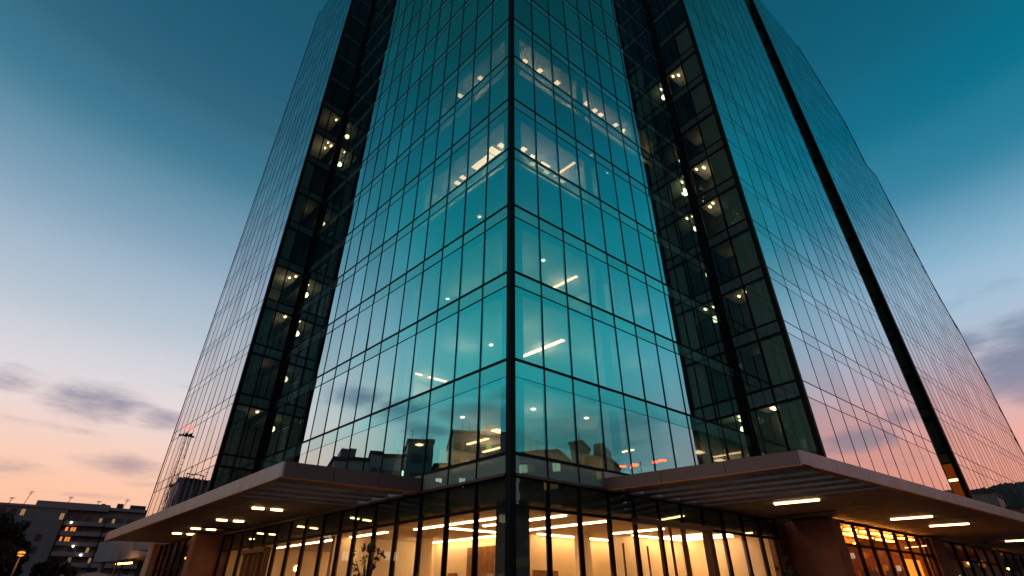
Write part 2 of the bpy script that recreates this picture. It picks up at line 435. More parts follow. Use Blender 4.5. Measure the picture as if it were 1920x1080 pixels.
lit = {
 7: [((1.64, 2.7), 0), ((1.53, 4.0), 0), ((1.49, 5.67), 0), ((1.63, 7.3), 0), ((1.53, 8.0), 0), ((1.44, 8.67), 0), ((1.5, 9.63), 0), ((1.5, 10.3), 0), ((1.43, 11.98), 0), ((1.43, 12.94), 0), ((1.49, 13.94), 0), ((4.72, 1.4), 0), ((6.92, 1.3), 0)],
 5: [((3.47, 1.7), 1), ((2.8, 1.74), 0), ((4.65, 1.83), 2), ((7.34, 1.95), 0), ((6.68, 1.87), 0), ((2.16, 2.96), 0), ((2.31, 3.81), 0), ((2.73, 4.3), 0), ((2.44, 4.95), 1), ((2.74, 5.5), 0), ((1.86, 6.15), 3), ((2.7, 6.9), 0)],
 3: [((2.9, 6.72), 3)],
 2: [((4.4, 6.2), 4), ((12.2, 3.1), 5), ((12.2, 4.9), 5)],
 1: [((5.78, 13.94), 3), ((3.71, 17.3), 1), ((2.78, 17.36), 1), ((3.16, 20.35), 1), ((2.0, 19.2), 3), ((6.85, 5.7), 1), ((6.81, 5.3), 1), ((9.29, 5.9), 3), ((10.2, 7.8), 3), ((12.05, 3.94), 0), ((8.5, 9.17), 1), ((2.1, 23.6), 3), ((1.4, 24.2), 3)],
}
dims = {0: (.30, .34, 'warm_w', 'R'), 1: (.45, .7, 'warm_w', 'R'), 2: (.4, 1.7, 'warm_w', 'L'), 3: (.16, 1.8, 'warm', 'L'), 4: (.22, 3.2, 'warm', 'L'), 5: (.2, 1.3, 'warm', 'R')}
for i, L_ in lit.items():
    for (a, b), kd in L_:
        w, l, key, al = dims[kd]
        if i in (5, 7): key = 'office' if key == 'warm_w' else 'office_tube'
        ceiling_light(slabs[i], a, b, cz(i), w, l, key, al)
# small spots scattered on otherwise dark ceilings
for i, a, b in ((2, 2.5, 2.3), (2, 5.8, 3.8), (4, 5.2, 2.2), (4, 1.8, 8.2), (1, 2.8, 3.9), (1, 2.2, 6.85), (1, 6, 2.3), (3, 9, 3), (3, 2, 4.1), (6, 2.4, 9.8), (6, 3, 12.2)):
    ceiling_light(slabs[i], a, b, cz(i), .16, .16, 'spark')
# partitions that close off the lit rooms
mb = MB()
for i, a0, a1, b0, b1 in ((6, 8.6, 8.7, .8, 9.4), (6, 6.6, 6.7, 6, 15.6), (6, .8, 6.6, 15.6, 15.7), (4, 9.2, 9.3, .8, 9.4), (4, .9, 9.2, 8.0, 8.1), (4, 5.9, 6.0, 3.0, 8.0),
                          (2, .9, 7, 8.6, 8.7), (1, 13.6, 13.7, .9, 9.4), (1, 13.7, 20, 6.4, 6.5), (0, 7.4, 7.5, 7.5, 20), (0, 11.8, 11.9, 5.2, 9.4), (3, 8, 8.1, 3.8, 9.4)):
    mb.box(INT, a0, a1, b0, b1, ML[i] + .0, ML[i + 1] - .72)
part(mb, 'partition', 'lobby', tower)
for a, b in [(.95, .95)] + [(8.6 * i + .95, 1.1) for i in (1, 2)] + [(1.1, 6.2 * i + .9) for i in (1, 2)]:
    mb = MB(); mb.box(INT, a - .33, a + .33, b - .33, b + .33, ML[0] + .02, 60); part(mb, 'interior_column', 'colm', tower)
# slabs, blinds and lights inside the notch walls
mb = MB()
for z in ML:
    mb.box(RL, .3, 2.3, -4.5, -.35, z - .6, z - .1)
for z in ZR[1:]:
    mb.box(RR, .3, 3.3, -4.5, -.35, z - .7, z - .15)
mb.box(RL, .2, 2.5, -4.8, -4.6, 5.7, 81); mb.box(RR, .2, 3.4, -4.8, -4.6, 5.7, 88)
part(mb, 'floor_edge', 'slab', tower)
mb = MB()
for i, z in enumerate(ZR[1:-1]):
    if z < 42 or i % 4 == 1: mb.box(RR, 2.02, 3.45, -.22, -.15, z + .1, z + 3.1)
for i, z in enumerate(ML[:-1]):
    if z < 36 and i % 5 != 4: mb.box(RL, 1.72, 2.5, -.22, -.15, z + .1, z + 3.2)
part(mb, 'window_blind', 'spandrel', tower)
def notch_light(fr, a, b, z, w=.3, key='warm'):
    mb = MB(); mb.box(fr, a - w / 2, a + w / 2, b - w, b + w, z - .08, z); part(mb, 'notch_light', key, tower)
for z, a, b, w_ in ((26.58, .55, -.9, .11), (26.58, .85, -1.5, .10), (22.5, .6, -.8, .12), (42.8, .5, -.8, .13), (42.8, .8, -1.5, .10), (42.8, .95, -.6, .08), (46.9, .6, -1.0, .10), (14.5, .6, -1.4, .13)):
    notch_light(RL, a, b, z - .62, w_)
for z, a, b, w_ in ((45.08, 1.0, -1.0, .13), (45.08, .6, -.7, .12), (32.87, 1.1, -.9, .15), (32.87, 1.5, -1.9, .14), (32.87, .6, -.6, .10), (28.8, .8, -.8, .12), (28.8, 1.2, -.6, .1), (20.67, 1.0, -1.2, .10), (20.67, 1.6, -1.0, .12), (12.6, 1.1, -1.6, .24), (12.6, 1.5, -2.4, .24)):
    notch_light(RR, a, b, z - .72, w_)

def room_lamp(fr, a, b, z, e, c=(1, .72, .42), r=.25):  # point light without a fitting, added to brighten rooms and ceilings
    l = bpy.data.lights.new('room_lamp', 'POINT'); l.energy = e; l.color = c; l.shadow_soft_size = r
    o = bpy.data.objects.new('room_lamp', l); col.objects.link(o); o.location = fr.p(a, b, z)
for i, L_ in ((7, ((1.9, 2.6), (1.9, 5), (1.9, 7.8), (1.9, 10.4), (1.9, 13.2), (5.6, 2.0))), (5, ((3.2, 2.4), (5.4, 2.6), (7.6, 2.4), (2.6, 4.4), (2.6, 6.4))),
              (3, ((3, 6.6),)), (2, ((4.2, 6.2), (12.4, 4.2))), (1, ((3.2, 17), (2.2, 20.4), (9.3, 6.6), (7.2, 5.0), (2.4, 23)))):
    for a, b in L_: room_lamp(INT, a, b, cz(i) - .75, 130 if i in (5, 7) else 80)
for i, a, b in ((4, 4, 4), (3, 8, 3), (2, 2.5, 12), (3, 2.5, 13), (6, 6, 3.5), (2, 7, 2.6)): room_lamp(INT, a, b, cz(i) - .8, 26)
for i, a, b in ((1, 3, 4), (1, 3, 8), (1, 3, 12), (2, 3, 3.6), (2, 3, 9), (1, 6, 3), (2, 7, 3), (3, 3, 3.2), (3, 6.5, 3), (3, 3, 10)): room_lamp(INT, a, b, cz(i) - 1.1, (36 if b > 5 else 48) if i < 3 else 34, (1, .88, .70), .5)  # extra fill so the lower ceilings show through the glass
for z, a, b, e in ((26.58, 1.0, -2, 26), (42.8, 1.1, -1.8, 22), (22.5, .9, -1.6, 12), (14.5, 1.1, -2.4, 10), (46.9, 1.2, -1.6, 8), (34.7, 1, -2, 5), (18.5, 1, -2, 5)): room_lamp(RL, a, b, z - 1.4, e)
for z, a, b, e in ((45.08, 1.1, -1.4, 18), (32.87, 1.3, -1.5, 34), (28.8, 1.0, -1.4, 16), (20.67, 1.3, -1.6, 8), (12.6, 1.3, -2.0, 26), (24.7, 1.2, -2, 5), (37, 1.2, -2, 8), (16.6, 1.2, -2.4, 6)): room_lamp(RR, a, b, z - 1.5, e)

# lobby
mb = MB()
mb.box(INT, .5, 30, .5, 9.0, 0, .10, 0); mb.box(INT, .5, 9, 9.001, 30, 0, .10, 0)
part(mb, 'lobby_floor', 'lobby_floor', tower)
mb = MB()
mb.box(INT, .42, 30, .42, 9.3, 4.78, 4.95); mb.box(INT, .42, 9.3, 9.301, 30, 4.78, 4.95)
mb.box(INT, .42, .52, .42, 30, 4.96, 5.5); mb.box(INT, .52, 30, .42, .52, 4.96, 5.5)
part(mb, 'lobby_ceiling', 'lobby_ceil', tower)
mb = MB()
mb.box(INT, 9.0, 30, 9.0, 9.49, .1, 4.77); mb.box(INT, 9.0, 9.49, 9.5, 30, .1, 4.77)
mb.box(INT, 17.0, 17.3, 2.2, 9.0, .1, 4.77); mb.box(INT, .6, 9.0, 19.3, 19.5, .1, 4.77); mb.box(INT, 28.6, 28.9, .6, 9, .1, 4.77)
mb.box(INT, 6.2, 6.5, 13.2, 20.5, .1, 4.77)
part(mb, 'lobby_wall', 'lobby', tower)
mb = MB()
mb.box(INT, 10.2, 13.6, 8.86, 8.99, .1, 4.3); mb.box(INT, 14.6, 15.4, 8.86, 8.99, .1, 3.0); mb.box(INT, 19, 22, 8.86, 8.99, .1, 4.2)
mb.box(INT, 8.86, 8.99, 9.6, 11.4, .1, 3.0)
part(mb, 'wood_panel', 'wood', tower)
for a, b in ((.95, .95), (14.6, 6.6), (7.2, 11.6)):
    mb = MB()
    if (a, b) == (.95, .95): mb.box(INT, a - .42, a + .42, b - .42, b + .42, .1, 4.77); part(mb, 'lobby_column', 'conc', tower)
    else: mb.box(INT, a - .3, a + .3, b - .3, b + .3, .1, 4.77); part(mb, 'lobby_column', 'lobby', tower)
def strip(a0, a1, b0, b1, z=4.77, key='cove'):
    mb = MB(); mb.box(INT, a0, a1, b0, b1, z - .05, z - .002); part(mb, 'strip_light', key, tower)
strip(4.0, 11, 3.4, 3.55); strip(2.2, 7.5, 4.95, 5.10); strip(2.4, 8.6, 7.8, 7.95); strip(2.6, 6.0, 12.4, 12.55); strip(2.4, 6.0, 16.2, 16.35)
strip(13, 16.8, 3.0, 3.15); strip(9.6, 16.8, 8.5, 8.68); strip(17.5, 28, 8.4, 8.55); strip(8.4, 8.58, 9.6, 20); strip(18.5, 27.5, 3.0, 3.14); strip(5.6, 5.74, 14, 20)
strip(2.4, 5.5, 18.6, 18.72); strip(1.6, 5.6, 17.3, 17.42)  # extra strips added to brighten the far end of the lobby
strip(9.3, 9.45, 4.4, 8.2)  # extra strip added to even out the lobby light
mb = MB(); mb.lathe((INT.p(15.6, 7.2, 0).x, INT.p(15.6, 7.2, 0).y, 4.1), [(.02, .62), (.03, .3), (.26, .3), (.26, -.25), (.02, -.25)], 14)
part(mb, 'pendant_lamp', 'warm_w', tower)
# entrance portal with revolving door, right face
mb = MB()
mb.box(FRt, 6.5, 11.9, .06, .42, 4.34, 4.56)
mb.box(FRt, 11.55, 11.88, .08, .40, 0, 4.338)
door = part(mb, 'entrance_portal', 'brown', tower, bevel=.012)
mb = MB()
for a in (8.1, 8.9, 9.75, 9.95): mb.box(FRt, a, a + .07, .10, .2, 0, 4.335)
sub(mb, 'door_frame', 'brown', door)
mb = MB(); c0 = FRt.p(10.0, -1.6, 0)
for k in range(16):
    t = 2 * math.pi * k / 16
    if k % 4 == 0: mb.tube((c0.x + 1.5 * math.cos(t), c0.y + 1.5 * math.sin(t), .1), (c0.x + 1.5 * math.cos(t), c0.y + 1.5 * math.sin(t), 3.9), .05)
part(mb, 'revolving_door', 'brown', tower)
# left doors (pair of framed leaves further along the left face)
mb = MB()
for a in (19.9, 20.7, 21.5, 22.3, 23.1): mb.box(FL, a - .07, a + .07, .12, .4, 0, 4.0)
mb.box(FL, 19.8, 23.2, .12, .55, 4.0, 4.25)
part(mb, 'side_door', 'brown', tower)

# ground floor below the wings: piers, shop glazing, end columns
mb = MB(); mb.box(FL, 28.8, 29.8, -1, 1.78, 0, 5.52); part(mb, 'stone_pier', 'stone', tower, bevel=.02)
mb = MB(); mb.box(FL, 39.2, 40.7, .6, 1.78, 0, 5.52); part(mb, 'stone_pier', 'pinkstone', tower, bevel=.02)
mb = MB(); mb.box(FRt, 20.6, 21.75, -1, 2.3, 0, 5.46); part(mb, 'stone_pier', 'stone', tower, bevel=.02)
mb = MB(); mb.box(FRt, 36.5, 39.2, -1, 2.3, 0, 5.46); part(mb, 'stone_pier', 'stone', tower, bevel=.02)
mb = MB(); mb.box(FRt, 53.4, 54.2, 1, 2.3, 0, 5.46); part(mb, 'stone_pier', 'pinkstone', tower, bevel=.02)
mb = MB(); mb.box(FRt, 18.9, 20.6, -.6, -.3, 0, 5.46); part(mb, 'service_wall', 'brown', tower)
SHL = Fr(FL.p(0, 1.2, 0), dL, nL); SHR = Fr(FRt.p(0, 2.1, 0), dR, nR)
curtain(SHL, [29.85, 31.4, 33, 34.6, 36.2, 37.7, 39.15], [(.05, 3.6, 'm'), (3.6, 5.4, 'm')], 'glass_shop', .12, .08, .12)
curtain(SHR, [21.8, 23.9, 26, 28.1, 30.2, 32.3, 34.4, 36.45], [(.05, 4.25, 'm'), (4.25, 5.4, 'm')], 'glass_shop', .12, .08, .12)
curtain(SHR, [39.25, 42, 44.8, 47.6, 50.4, 53.35], [(.05, 4.25, 'm'), (4.25, 5.4, 'm')], 'glass_shop', .12, .08, .12)
curtain(SHR, [54.3, 57, 60, 63, 66], [(.05, 4.25, 'm'), (4.25, 5.4, 'm')], 'glass_shop', .12, .08, .12)
for ar, O, I, key, cw in [p for p in PANES if p[3] == 'glass_shop']:
    mb = MB(); pane_mesh(mb, O, I, 0, 1); o = mb.build('shop_pane', [key, 'inner']); o.parent = cw
mb = MB()
mb.box(SHL, 29.8, 40, -5, -4.8, 0, 5.4); mb.box(SHR, 21.75, 36.4, -7, -6.8, 0, 5.4); mb.box(SHR, 39.3, 68, -5, -4.8, 0, 5.4)
mb.box(SHR, 36.2, 36.45, -6.8, -.3, 0, 5.4); mb.box(SHR, 21.76, 21.95, -6.8, -.3, 0, 5.4)
mb.box(SHR, 21.75, 68, -7, -.3, 5.40, 5.44); mb.box(SHL, 29.8, 40, -5, -.3, 5.4, 5.5)
shop_wall = part(mb, 'shop_interior', 'wood', tower)
mb = MB(); mb.box(SHR, 25.2, 27.6, -.95, -.8, .05, 3.1); mb.box(SHR, 29.0, 30.6, -.95, -.8, .05, 3.3); mb.box(SHR, 31.2, 32.2, -.95, -.8, .05, 3.3)
part(mb, 'display_board', surf('ochre_board', (.45, .20, .05), .6), tower)
mb = MB(); mb.box(SHR, 33.0, 36.15, -.95, -.85, .05, 4.0); part(mb, 'backlit_panel', glow('amber_panel', (1, .30, .02), 2.2), tower)
random.seed(5)
for a in (23, 25.1, 27, 28.6, 30.2, 31.4, 33.4, 35):
    for b in (-.6, -1.9, -4.2):
        mb = MB(); w = random.uniform(.6, 1.3); mb.box(SHR, a - w / 2, a + w / 2, b - .14, b + .14, 5.2, 5.28); part(mb, 'shop_light', 'amber', tower)
for k in range(14):
    a = 40 + random.random() * 12; z = 1.8 + random.random() * 2.9; b = -1 - random.random() * 2.5
    mb = MB(); p = SHR.p(a, b, z); mb.lathe((p.x, p.y, p.z), [(.02, .07), (.06, .04), (.06, -.04), (.02, -.07)], 8); part(mb, 'hanging_bulb', 'amber' if k % 3 else 'spark', tower)
for k in range(6):
    a = 55 + random.random() * 9; z = 2.4 + random.random() * 2; mb = MB(); p = SHR.p(a, -1.4, z)
    mb.lathe((p.x, p.y, p.z), [(.02, .1), (.12, .06), (.12, -.06), (.02, -.1)], 8); part(mb, 'hanging_bulb', 'amber', tower)
for k in range(7):
    a = 30.5 + random.random() * 8; z = 2.2 + random.random() * 2.6; mb = MB(); p = SHL.p(a, -1.4, z)
    mb.lathe((p.x, p.y, p.z), [(.02, .1), (.08, .05), (.08, -.05), (.02, -.1)], 8); part(mb, 'hanging_bulb', 'amber', tower)
# slot: lit lobby at its foot
mb = MB(); mb.box(WR, 23.2, 27.0, -3.0, -2.9, 8.6, 8.75); part(mb, 'slot_light', 'amber', tower)
mb = MB(); mb.box(SLOT, .2, 1.7, -.4, -.3, 10.3, 10.48); part(mb, 'slot_light', 'warm', tower)
mb = MB(); mb.box(SLOT, .1, 3.1, -.6, -.5, 5.6, 12.0); part(mb, 'slot_panel', glow('amber_wall', (1, .17, .012), .2), tower)  # panel emits the warm light on the slot wall by itself
mb = MB()
for z in ZR[2:-1]: mb.box(SLOT, .1, 3.1, -.45, -.4, z + .15, z + 2.9)
part(mb, 'window_blind', 'spandrel', tower)

# ------------------------------------------------------------------ canopies
def canopy(fr, outer, s0, s_end_in, wall, slats, plank0, lights, zt, zb, light_len, pair):
    """outer: (a,b) of the three free corners; wall(a): facade offset behind it"""
    A, B, D = outer
    root_mb = MB()
    w = .30
    def lerp(p, q, t): return (p[0] + (q[0] - p[0]) * t, p[1] + (q[1] - p[1]) * t)
    def edge_b(a): return B[1] + (D[1] - B[1]) * (a - B[0]) / (D[0] - B[0])
    def edge_a(b): return A[0] + (B[0] - A[0]) * (b - A[1]) / (B[1] - A[1])
    # fascia beams
    def beam(mb, p, q, ww, z0, z1, side=1):
        P, Q = fr.p(p[0], p[1], 0), fr.p(q[0], q[1], 0); d = (Q - P).normalized(); n = Vector((-d.y, d.x, 0)) * side * ww
        mb.hexa([Vector((v.x, v.y, z)) for z in (z0, z1) for v in (P, Q, Q + n, P + n)])
    sgn = 1 if fr is FRt else -1
    cut = .018
    def panels(p, q, n):
        nonlocal root_mb
        for i in range(n):
            t0, t1 = i / n, (i + 1) / n
            L = (fr.p(*q, 0) - fr.p(*p, 0)).length; e = cut / L / 2
            beam(root_mb, lerp(p, q, t0 + (e if i else 0)), lerp(p, q, t1 - (e if i < n - 1 else 0)), w, zb, zt, sgn)
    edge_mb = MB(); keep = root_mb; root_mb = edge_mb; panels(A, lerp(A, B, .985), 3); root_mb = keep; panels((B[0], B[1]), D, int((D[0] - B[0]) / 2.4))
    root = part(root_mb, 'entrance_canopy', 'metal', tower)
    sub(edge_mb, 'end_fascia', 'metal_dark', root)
    # strip under the fascia, its lamp glow put into an orange brown colour
    mb = MB(); beam(mb, lerp(A, B, .02), lerp(A, B, .99), .26, zb - .03, zb - .002, sgn); beam(mb, lerp(B, D, .008), D, .26, zb - .03, zb - .002, sgn)
    sub(mb, 'fascia_lip', 'lip', root)
    # open slats next to the free end
    for a in slats:
        mb = MB(); off = a - A[0]
        b1 = edge_b(a + (B[0] - A[0])) - w - .05
        P0 = (A[0] + off, wall(a) + .2); P1 = (A[0] + off + (B[0] - A[0]), b1)
        beam(mb, P0, P1, .68, zb + .06, zb + .17, sgn)
        sub(mb, 'slat', 'soffit', root)
    # closed soffit of boards running across, with narrow grooves, and a deck above
    mb = MB(); a = plank0; kx = (B[0] - A[0])
    while a < D[0] - .6:
        a1 = min(a + .60, D[0] - .3)
        w0 = max(wall(a), wall(a1)) + .02
        mb.hexa([fr.p(*q) for z in (zb + .06, zb + .12) for q in ((a + kx * w0 / B[1], w0, z), (a1 - .075 + kx * w0 / B[1], w0, z), (a1 - .075 + kx, edge_b(a1 + kx) - w - .01, z), (a + kx, edge_b(a + kx) - w - .01, z))])
        a += .60
    sub(mb, 'soffit', 'soffit', root)
    mb = MB()
    aa = plank0
    pts = [(plank0 + .1, wall(plank0) + .02), (plank0 + .1 + kx, edge_b(plank0) - w - .02), (D[0] - .1, D[1] - w - .02), (D[0] - .1, wall(D[0]) + .02), (s_end_in + .02, wall(D[0]) + .02), (s_end_in + .02, wall(plank0) + .02)]
    if wall(D[0]) == wall(plank0): pts = pts[:4]
    mb.prism([fr.p(*q, 0)[:2] for q in pts], zb + .17, zb + .34)
    sub(mb, 'deck', 'soffit', root)
    for (a, b) in lights:
        mb = MB(); d = (fr.p(*B, 0) - fr.p(*A, 0)).normalized(); P = fr.p(a, b, 0); n = Vector((-d.y, d.x, 0))
        for off in ((-.45, .45) if pair else (0,)):
            c = P + d * off; l = light_len / 2
            mb.hexa([Vector((v.x, v.y, z)) for z in (zb - .015, zb + .058) for v in (c - d * l - n * .07, c + d * l - n * .07, c + d * l + n * .07, c - d * l + n * .07)])
        o = sub(mb, 'downlight', 'down', root)
    return root
canopy(FL, ((5.4, .12), (6.45, 5.75), (40.0, 5.1)), 5.4, SL, lambda a: .12, [6.3, 7.6, 8.9, 10.2], 11.3,
       [(15.0, 2.7), (21.0, 2.4), (26.6, 2.1), (30.6, 2.1)], 6.12, 5.55, .55, True)
canopy(FRt, ((4.95, .12), (6.6, 7.55), (66, 9.9)), 4.95, SR, lambda a: .12, [5.9, 7.2, 8.5, 9.8, 11.1], 12.3,
       [(14.3, 3.55), (24.8, 4.9), (30.2, 5.2), (46, 5.6)], 5.97, 5.5, 1.95, False)
mb = MB(); mb.box(FL, 5.5, 25.2, .06, .10, 5.60, 6.25); part(mb, 'canopy_backing', 'metal', tower)
mb = MB(); mb.box(FRt, 5.0, 18.3, .06, .10, 5.60, 6.25); part(mb, 'canopy_backing', 'metal', tower)
# dim unlit fittings in the right soffit
mb = MB()
for a, b in ((18.3, 4.6), (23.3, 2.6), (27.5, 2.6)): mb.box(FRt, a - .06, a + .06, b - .6, b + .6, 5.53, 5.56)
part(mb, 'unlit_fitting', 'metal', tower)

# ------------------------------------------------------------------ neighbours
WINMESH = {}
def windows(root, fr, b, cells, key, w, h, name='window', frame_m='frame'):
    """each window is a part of its own (copies share their mesh)"""
    k = (name, key, w, h, round(fr.e1.x, 4))
    for a, z in cells:
        if k not in WINMESH:
            mb = MB(); f0 = Fr((0, 0), fr.e1, fr.e2)
            mb.box(f0, -w / 2, w / 2, -.02, .03, 0, h, 1)
            t = .07
            mb.box(f0, -w / 2 - t, -w / 2 - .001, -.02, .07, -t, h + t, 0); mb.box(f0, w / 2 + .001, w / 2 + t, -.02, .07, -t, h + t, 0)
            mb.box(f0, -.03, .03, .031, .06, 0, h, 0)
            mb.box(f0, -w / 2, w / 2, -.02, .07, h + .001, h + t, 0); mb.box(f0, -w / 2, w / 2, -.02, .09, -t, -.001, 0)
            o = mb.build(name, [frame_m, key]); WINMESH[k] = o.data
        else:
            o = bpy.data.objects.new(name, WINMESH[k]); col.objects.link(o)
        p = fr.p(a, b, z); o.location = p - Vector(root.location); o.parent = root
M['win_dark'] = surf('dark_window', (.02, .025, .03), .3, 0, .2, 1)
M['win_grey'] = surf('grey_window', (.06, .07, .08), .35, 0, .2, 1)
M['white_wall'] = surf('white_render', (.20, .165, .175), .8, 0, .1, .4, .1)
M['band'] = surf('white_balcony', (.26, .215, .225), .8, 0, .08, .6)
M['grey_wall'] = surf('grey_render', (.30, .30, .31), .8, 0, .15, .3)
M['dark_wall'] = surf('dark_cladding', (.15, .155, .16), .6, 0, .2, .3)
M['roof'] = surf('roof_felt', (.05, .045, .045), .9, 0, .2, 1)

# white apartment block at the left edge
dA = Vector((.843, .537)).normalized(); nA = Vector((dA.y, -dA.x))
AP = Fr((-173.2, 185.2), dA, nA)
p0 = AP.p(20, 0, 0)
apt = thing('apartment_block', (p0.x, p0.y, .9), 'long white apartment block with balcony bands and amber lit windows behind the dark street trees', 'apartment building')
mb = MB(); mb.box(AP, -52, 18.9, -24, .6, .5, 28.9); part(mb, 'wall', 'white_wall', apt)
mb = MB(); mb.box(AP, 19, 62, -24, -2, .5, 29.9); part(mb, 'wall', 'white_wall', apt)
mb = MB(); mb.box(AP, -52.6, 9.4, -24.4, 1.2, 28.901, 29.7); part(mb, 'roof', 'band', apt)
mb = MB(); mb.box(AP, 9.5, 30.5, -24.4, 1.0, 29.0, 31.2); part(mb, 'roof', 'band', apt)
mb = MB(); mb.box(AP, 30.6, 62.4, -24.4, -.6, 29.6, 30.6); part(mb, 'roof', 'band', apt)
for a0, a1 in ((19.2, 40.3), (40.7, 61)):
    for z in (24.3, 21.1, 17.9, 14.7, 11.5, 8.3):
        mb = MB(); mb.box(AP, a0, a1, -1.99, .7, z - .3, z); mb.box(AP, a0, a1, .5, .74, z + .002, z + 1.05); part(mb, 'balcony', 'band', apt)
for a in (19.05, 31.0, 40.5, 51):
    mb = MB(); mb.box(AP, a - .13, a + .13, .76, 1.0, .6, 26); part(mb, 'drainpipe', 'frame', apt)
for a, w_, z, h in ((10.2, 2.0, 31.2, .5), (24, 3.4, 31.2, .55), (27.4, 1.2, 31.2, .9), (32.2, 1.9, 30.6, 1.9), (36.4, 5.0, 30.6, 1.7), (46, 4, 30.6, 1.2)):
    mb = MB(); mb.box(AP, a, a + w_, -7, -4, z + .001, z + h); part(mb, 'chimney', 'roof', apt)
for a, z, h in ((5.6, 29.7, 4.6), (17.5, 31.2, 2.3), (34.3, 30.6, 3.4), (1.6, 29.7, 2.2), (26.2, 31.2, 1.5)):
    mb = MB(); p = AP.p(a, -3, z); mb.tube(p, p + Vector((.25 * h, 0, h)), .09)
    for q in (.8, .9, .98): mb.tube(p + Vector((.25 * h * q - .7 * q, -.3, h * q)), p + Vector((.25 * h * q + .7 * q, .3, h * q)), .05)
    part(mb, 'aerial', 'frame', apt)
rq = random.Random(4)
rows_z = (25.2, 22.0, 18.8, 15.6, 12.4, 9.2, 6.0)
lit_w = {(1, 20.2), (1, 21.5), (2, 18.2)}
windows(apt, AP, -1.98, [(20.4, 22.1), (21.9, 22.1), (22.6, 22.1)], 'win_lit', .75, 1.5)
windows(apt, AP, -1.98, [(19.9, 18.9), (21.3, 18.9), (22.1, 18.9)], 'win_lit', .6, 1.6)
windows(apt, AP, -1.98, [(29.1, 25.3), (33.0, 25.3), (28.6, 15.7), (24.6, 12.5), (44, 22.1), (30.4, 12.5), (36.5, 15.7)], 'win_dim', .8, 1.7)
windows(apt, AP, .62, [(7.0, 26.2), (17.9, 25.6)], 'win_dim', 1.1, 2.0)
windows(apt, AP, .62, [(4.4, 26.2), (1.5, 26.2), (-3, 26.2), (-7, 26.2), (-7, 22.6), (-3, 22.6), (1.5, 22.6), (5, 22.6), (9.6, 22.6), (9.6, 18.8), (5, 18.8), (14, 18.8), (14, 15)], 'win_dark', 1.6, 1.9)
for i, z in enumerate(rows_z):
    dk = [24.0, 27.0, 31.6, 35.2, 38.2, 42.4, 46.2, 49.2, 53, 57] if i else [22.4, 25.6, 31.2, 35, 38.4, 42.4, 46.2, 49.2, 53, 57]
    windows(apt, AP, -1.98, [(a + rq.uniform(-.3, .3), z) for a in dk], 'win_dark' if i % 2 else 'win_grey', 2.0 if i == 0 else 1.5, 1.9)
for a, z in ((21.2, 24.9), (24.4, 17.5), (27.5, 14.9), (24.0, 11.2)):
    mb = MB(); p = AP.p(a, .95, z); mb.lathe(tuple(p), [(.04, .3), (.28, .16), (.28, -.16), (.04, -.3)], 10); part(mb, 'balcony_lamp', 'spark', apt)
mb = MB(); mb.box(AP, 13, 21, .8, 1.0, 2.0, 6.6); part(mb, 'shop_window', 'win_lit', apt)

# low pavilion roof beyond the left end of the tower
pv = thing('low_pavilion', (-37, 58, .9), 'low pavilion with deep pale fascia roofs beyond the tip of the left canopy', 'pavilion')
def pt(x, y): return Vector((x, y))
P1, P2, P3 = pt(-47.5, 65.5), pt(-43.3, 63.2), pt(-30.5, 50.5)
mb = MB(); mb.prism([P1, P2, P3 + Vector((0, 0)), P3 + Vector((8, 8)), P2 + Vector((6, 9)), P1 + Vector((2, 6))], 5.25, 7.3); part(mb, 'roof', 'metal', pv)
mb = MB(); mb.prism([pt(-33.4, 50.2), pt(-29.4, 48.6), pt(-24, 54), pt(-28, 57)], 5.3, 6.6); part(mb, 'roof', 'metal', pv)
mb = MB(); mb.prism([P1 + Vector((4, 5)), P2 + Vector((1.5, 1.5)), P3 + Vector((2, 2)), P3 + Vector((7.5, 7.5)), P2 + Vector((6, 8.4))], .6, 5.24); part(mb, 'wall', 'dark_in', pv)
mb = MB(); mb.tube((-40.6, 59.4, 4.75), (-37.2, 56.6, 4.7), .07); part(mb, 'strip_light', 'amber', pv)
mb = MB(); mb.box(W0, -46.6, -46.2, 65.4, 65.8, .5, 5.24); part(mb, 'column', 'pinkstone', pv)

def block(name, label, cat, cpos, az_deg, w, d, h, wall_m, rows, cols, litp, seed, roofbits=(), group=None, win=(.9, 1.3)):
    """a plain city block: front face looks towards the tower"""
    rnd = random.Random(seed)
    t = R_(az_deg); e2 = Vector((math.sin(t), math.cos(t))); e1 = Vector((e2.y, -e2.x))      # e2 points out of the front
    fr = Fr(cpos, e1, e2)
    root = thing(name, (cpos[0], cpos[1], 0), label, cat, group)
    mb = MB(); mb.box(fr, -w / 2, w / 2, -d, 0, 0, h); part(mb, 'wall', wall_m, root)
    mb = MB(); mb.box(fr, -w / 2 - .25, w / 2 + .25, -d - .25, .25, h + .002, h + .55)
    part(mb, 'roof', 'roof', root)
    for q in range(2):
        a = rnd.uniform(-w / 2 + .4, w / 2 - .4); p = fr.p(a, -rnd.uniform(1, 3), h + .5); hh = rnd.uniform(1.2, 3)
        mb = MB(); mb.tube(p, p + Vector((0, 0, hh)), .05, n=5); mb.tube(p + Vector((-.5, 0, hh * .9)), p + Vector((.5, .2, hh * .9)), .03, n=4); part(mb, 'aerial', 'frame', root)
    for a, ww, hh in roofbits:
        mb = MB(); mb.box(fr, a - ww / 2, a + ww / 2, -d * .7, -d * .2, h + .56, h + .56 + hh); part(mb, 'roof_house', 'dark_wall', root)
    cells = {'win_dark': [], 'win_lit': [], 'win_dim': [], 'win_white': []}
    zz = h / (rows + .4)
    for i in range(rows):
        for j in range(cols):
            u = rnd.random(); key = 'win_dark'
            if u < litp: key = rnd.choice(['win_lit', 'win_dim', 'win_white', 'win_dim'])
            cells[key].append((-w / 2 + w * (j + .5) / cols, .9 + i * zz))
    for key, cl in cells.items():
        if cl: windows(root, fr, .02, cl, key, win[0], win[1])
    return root, fr
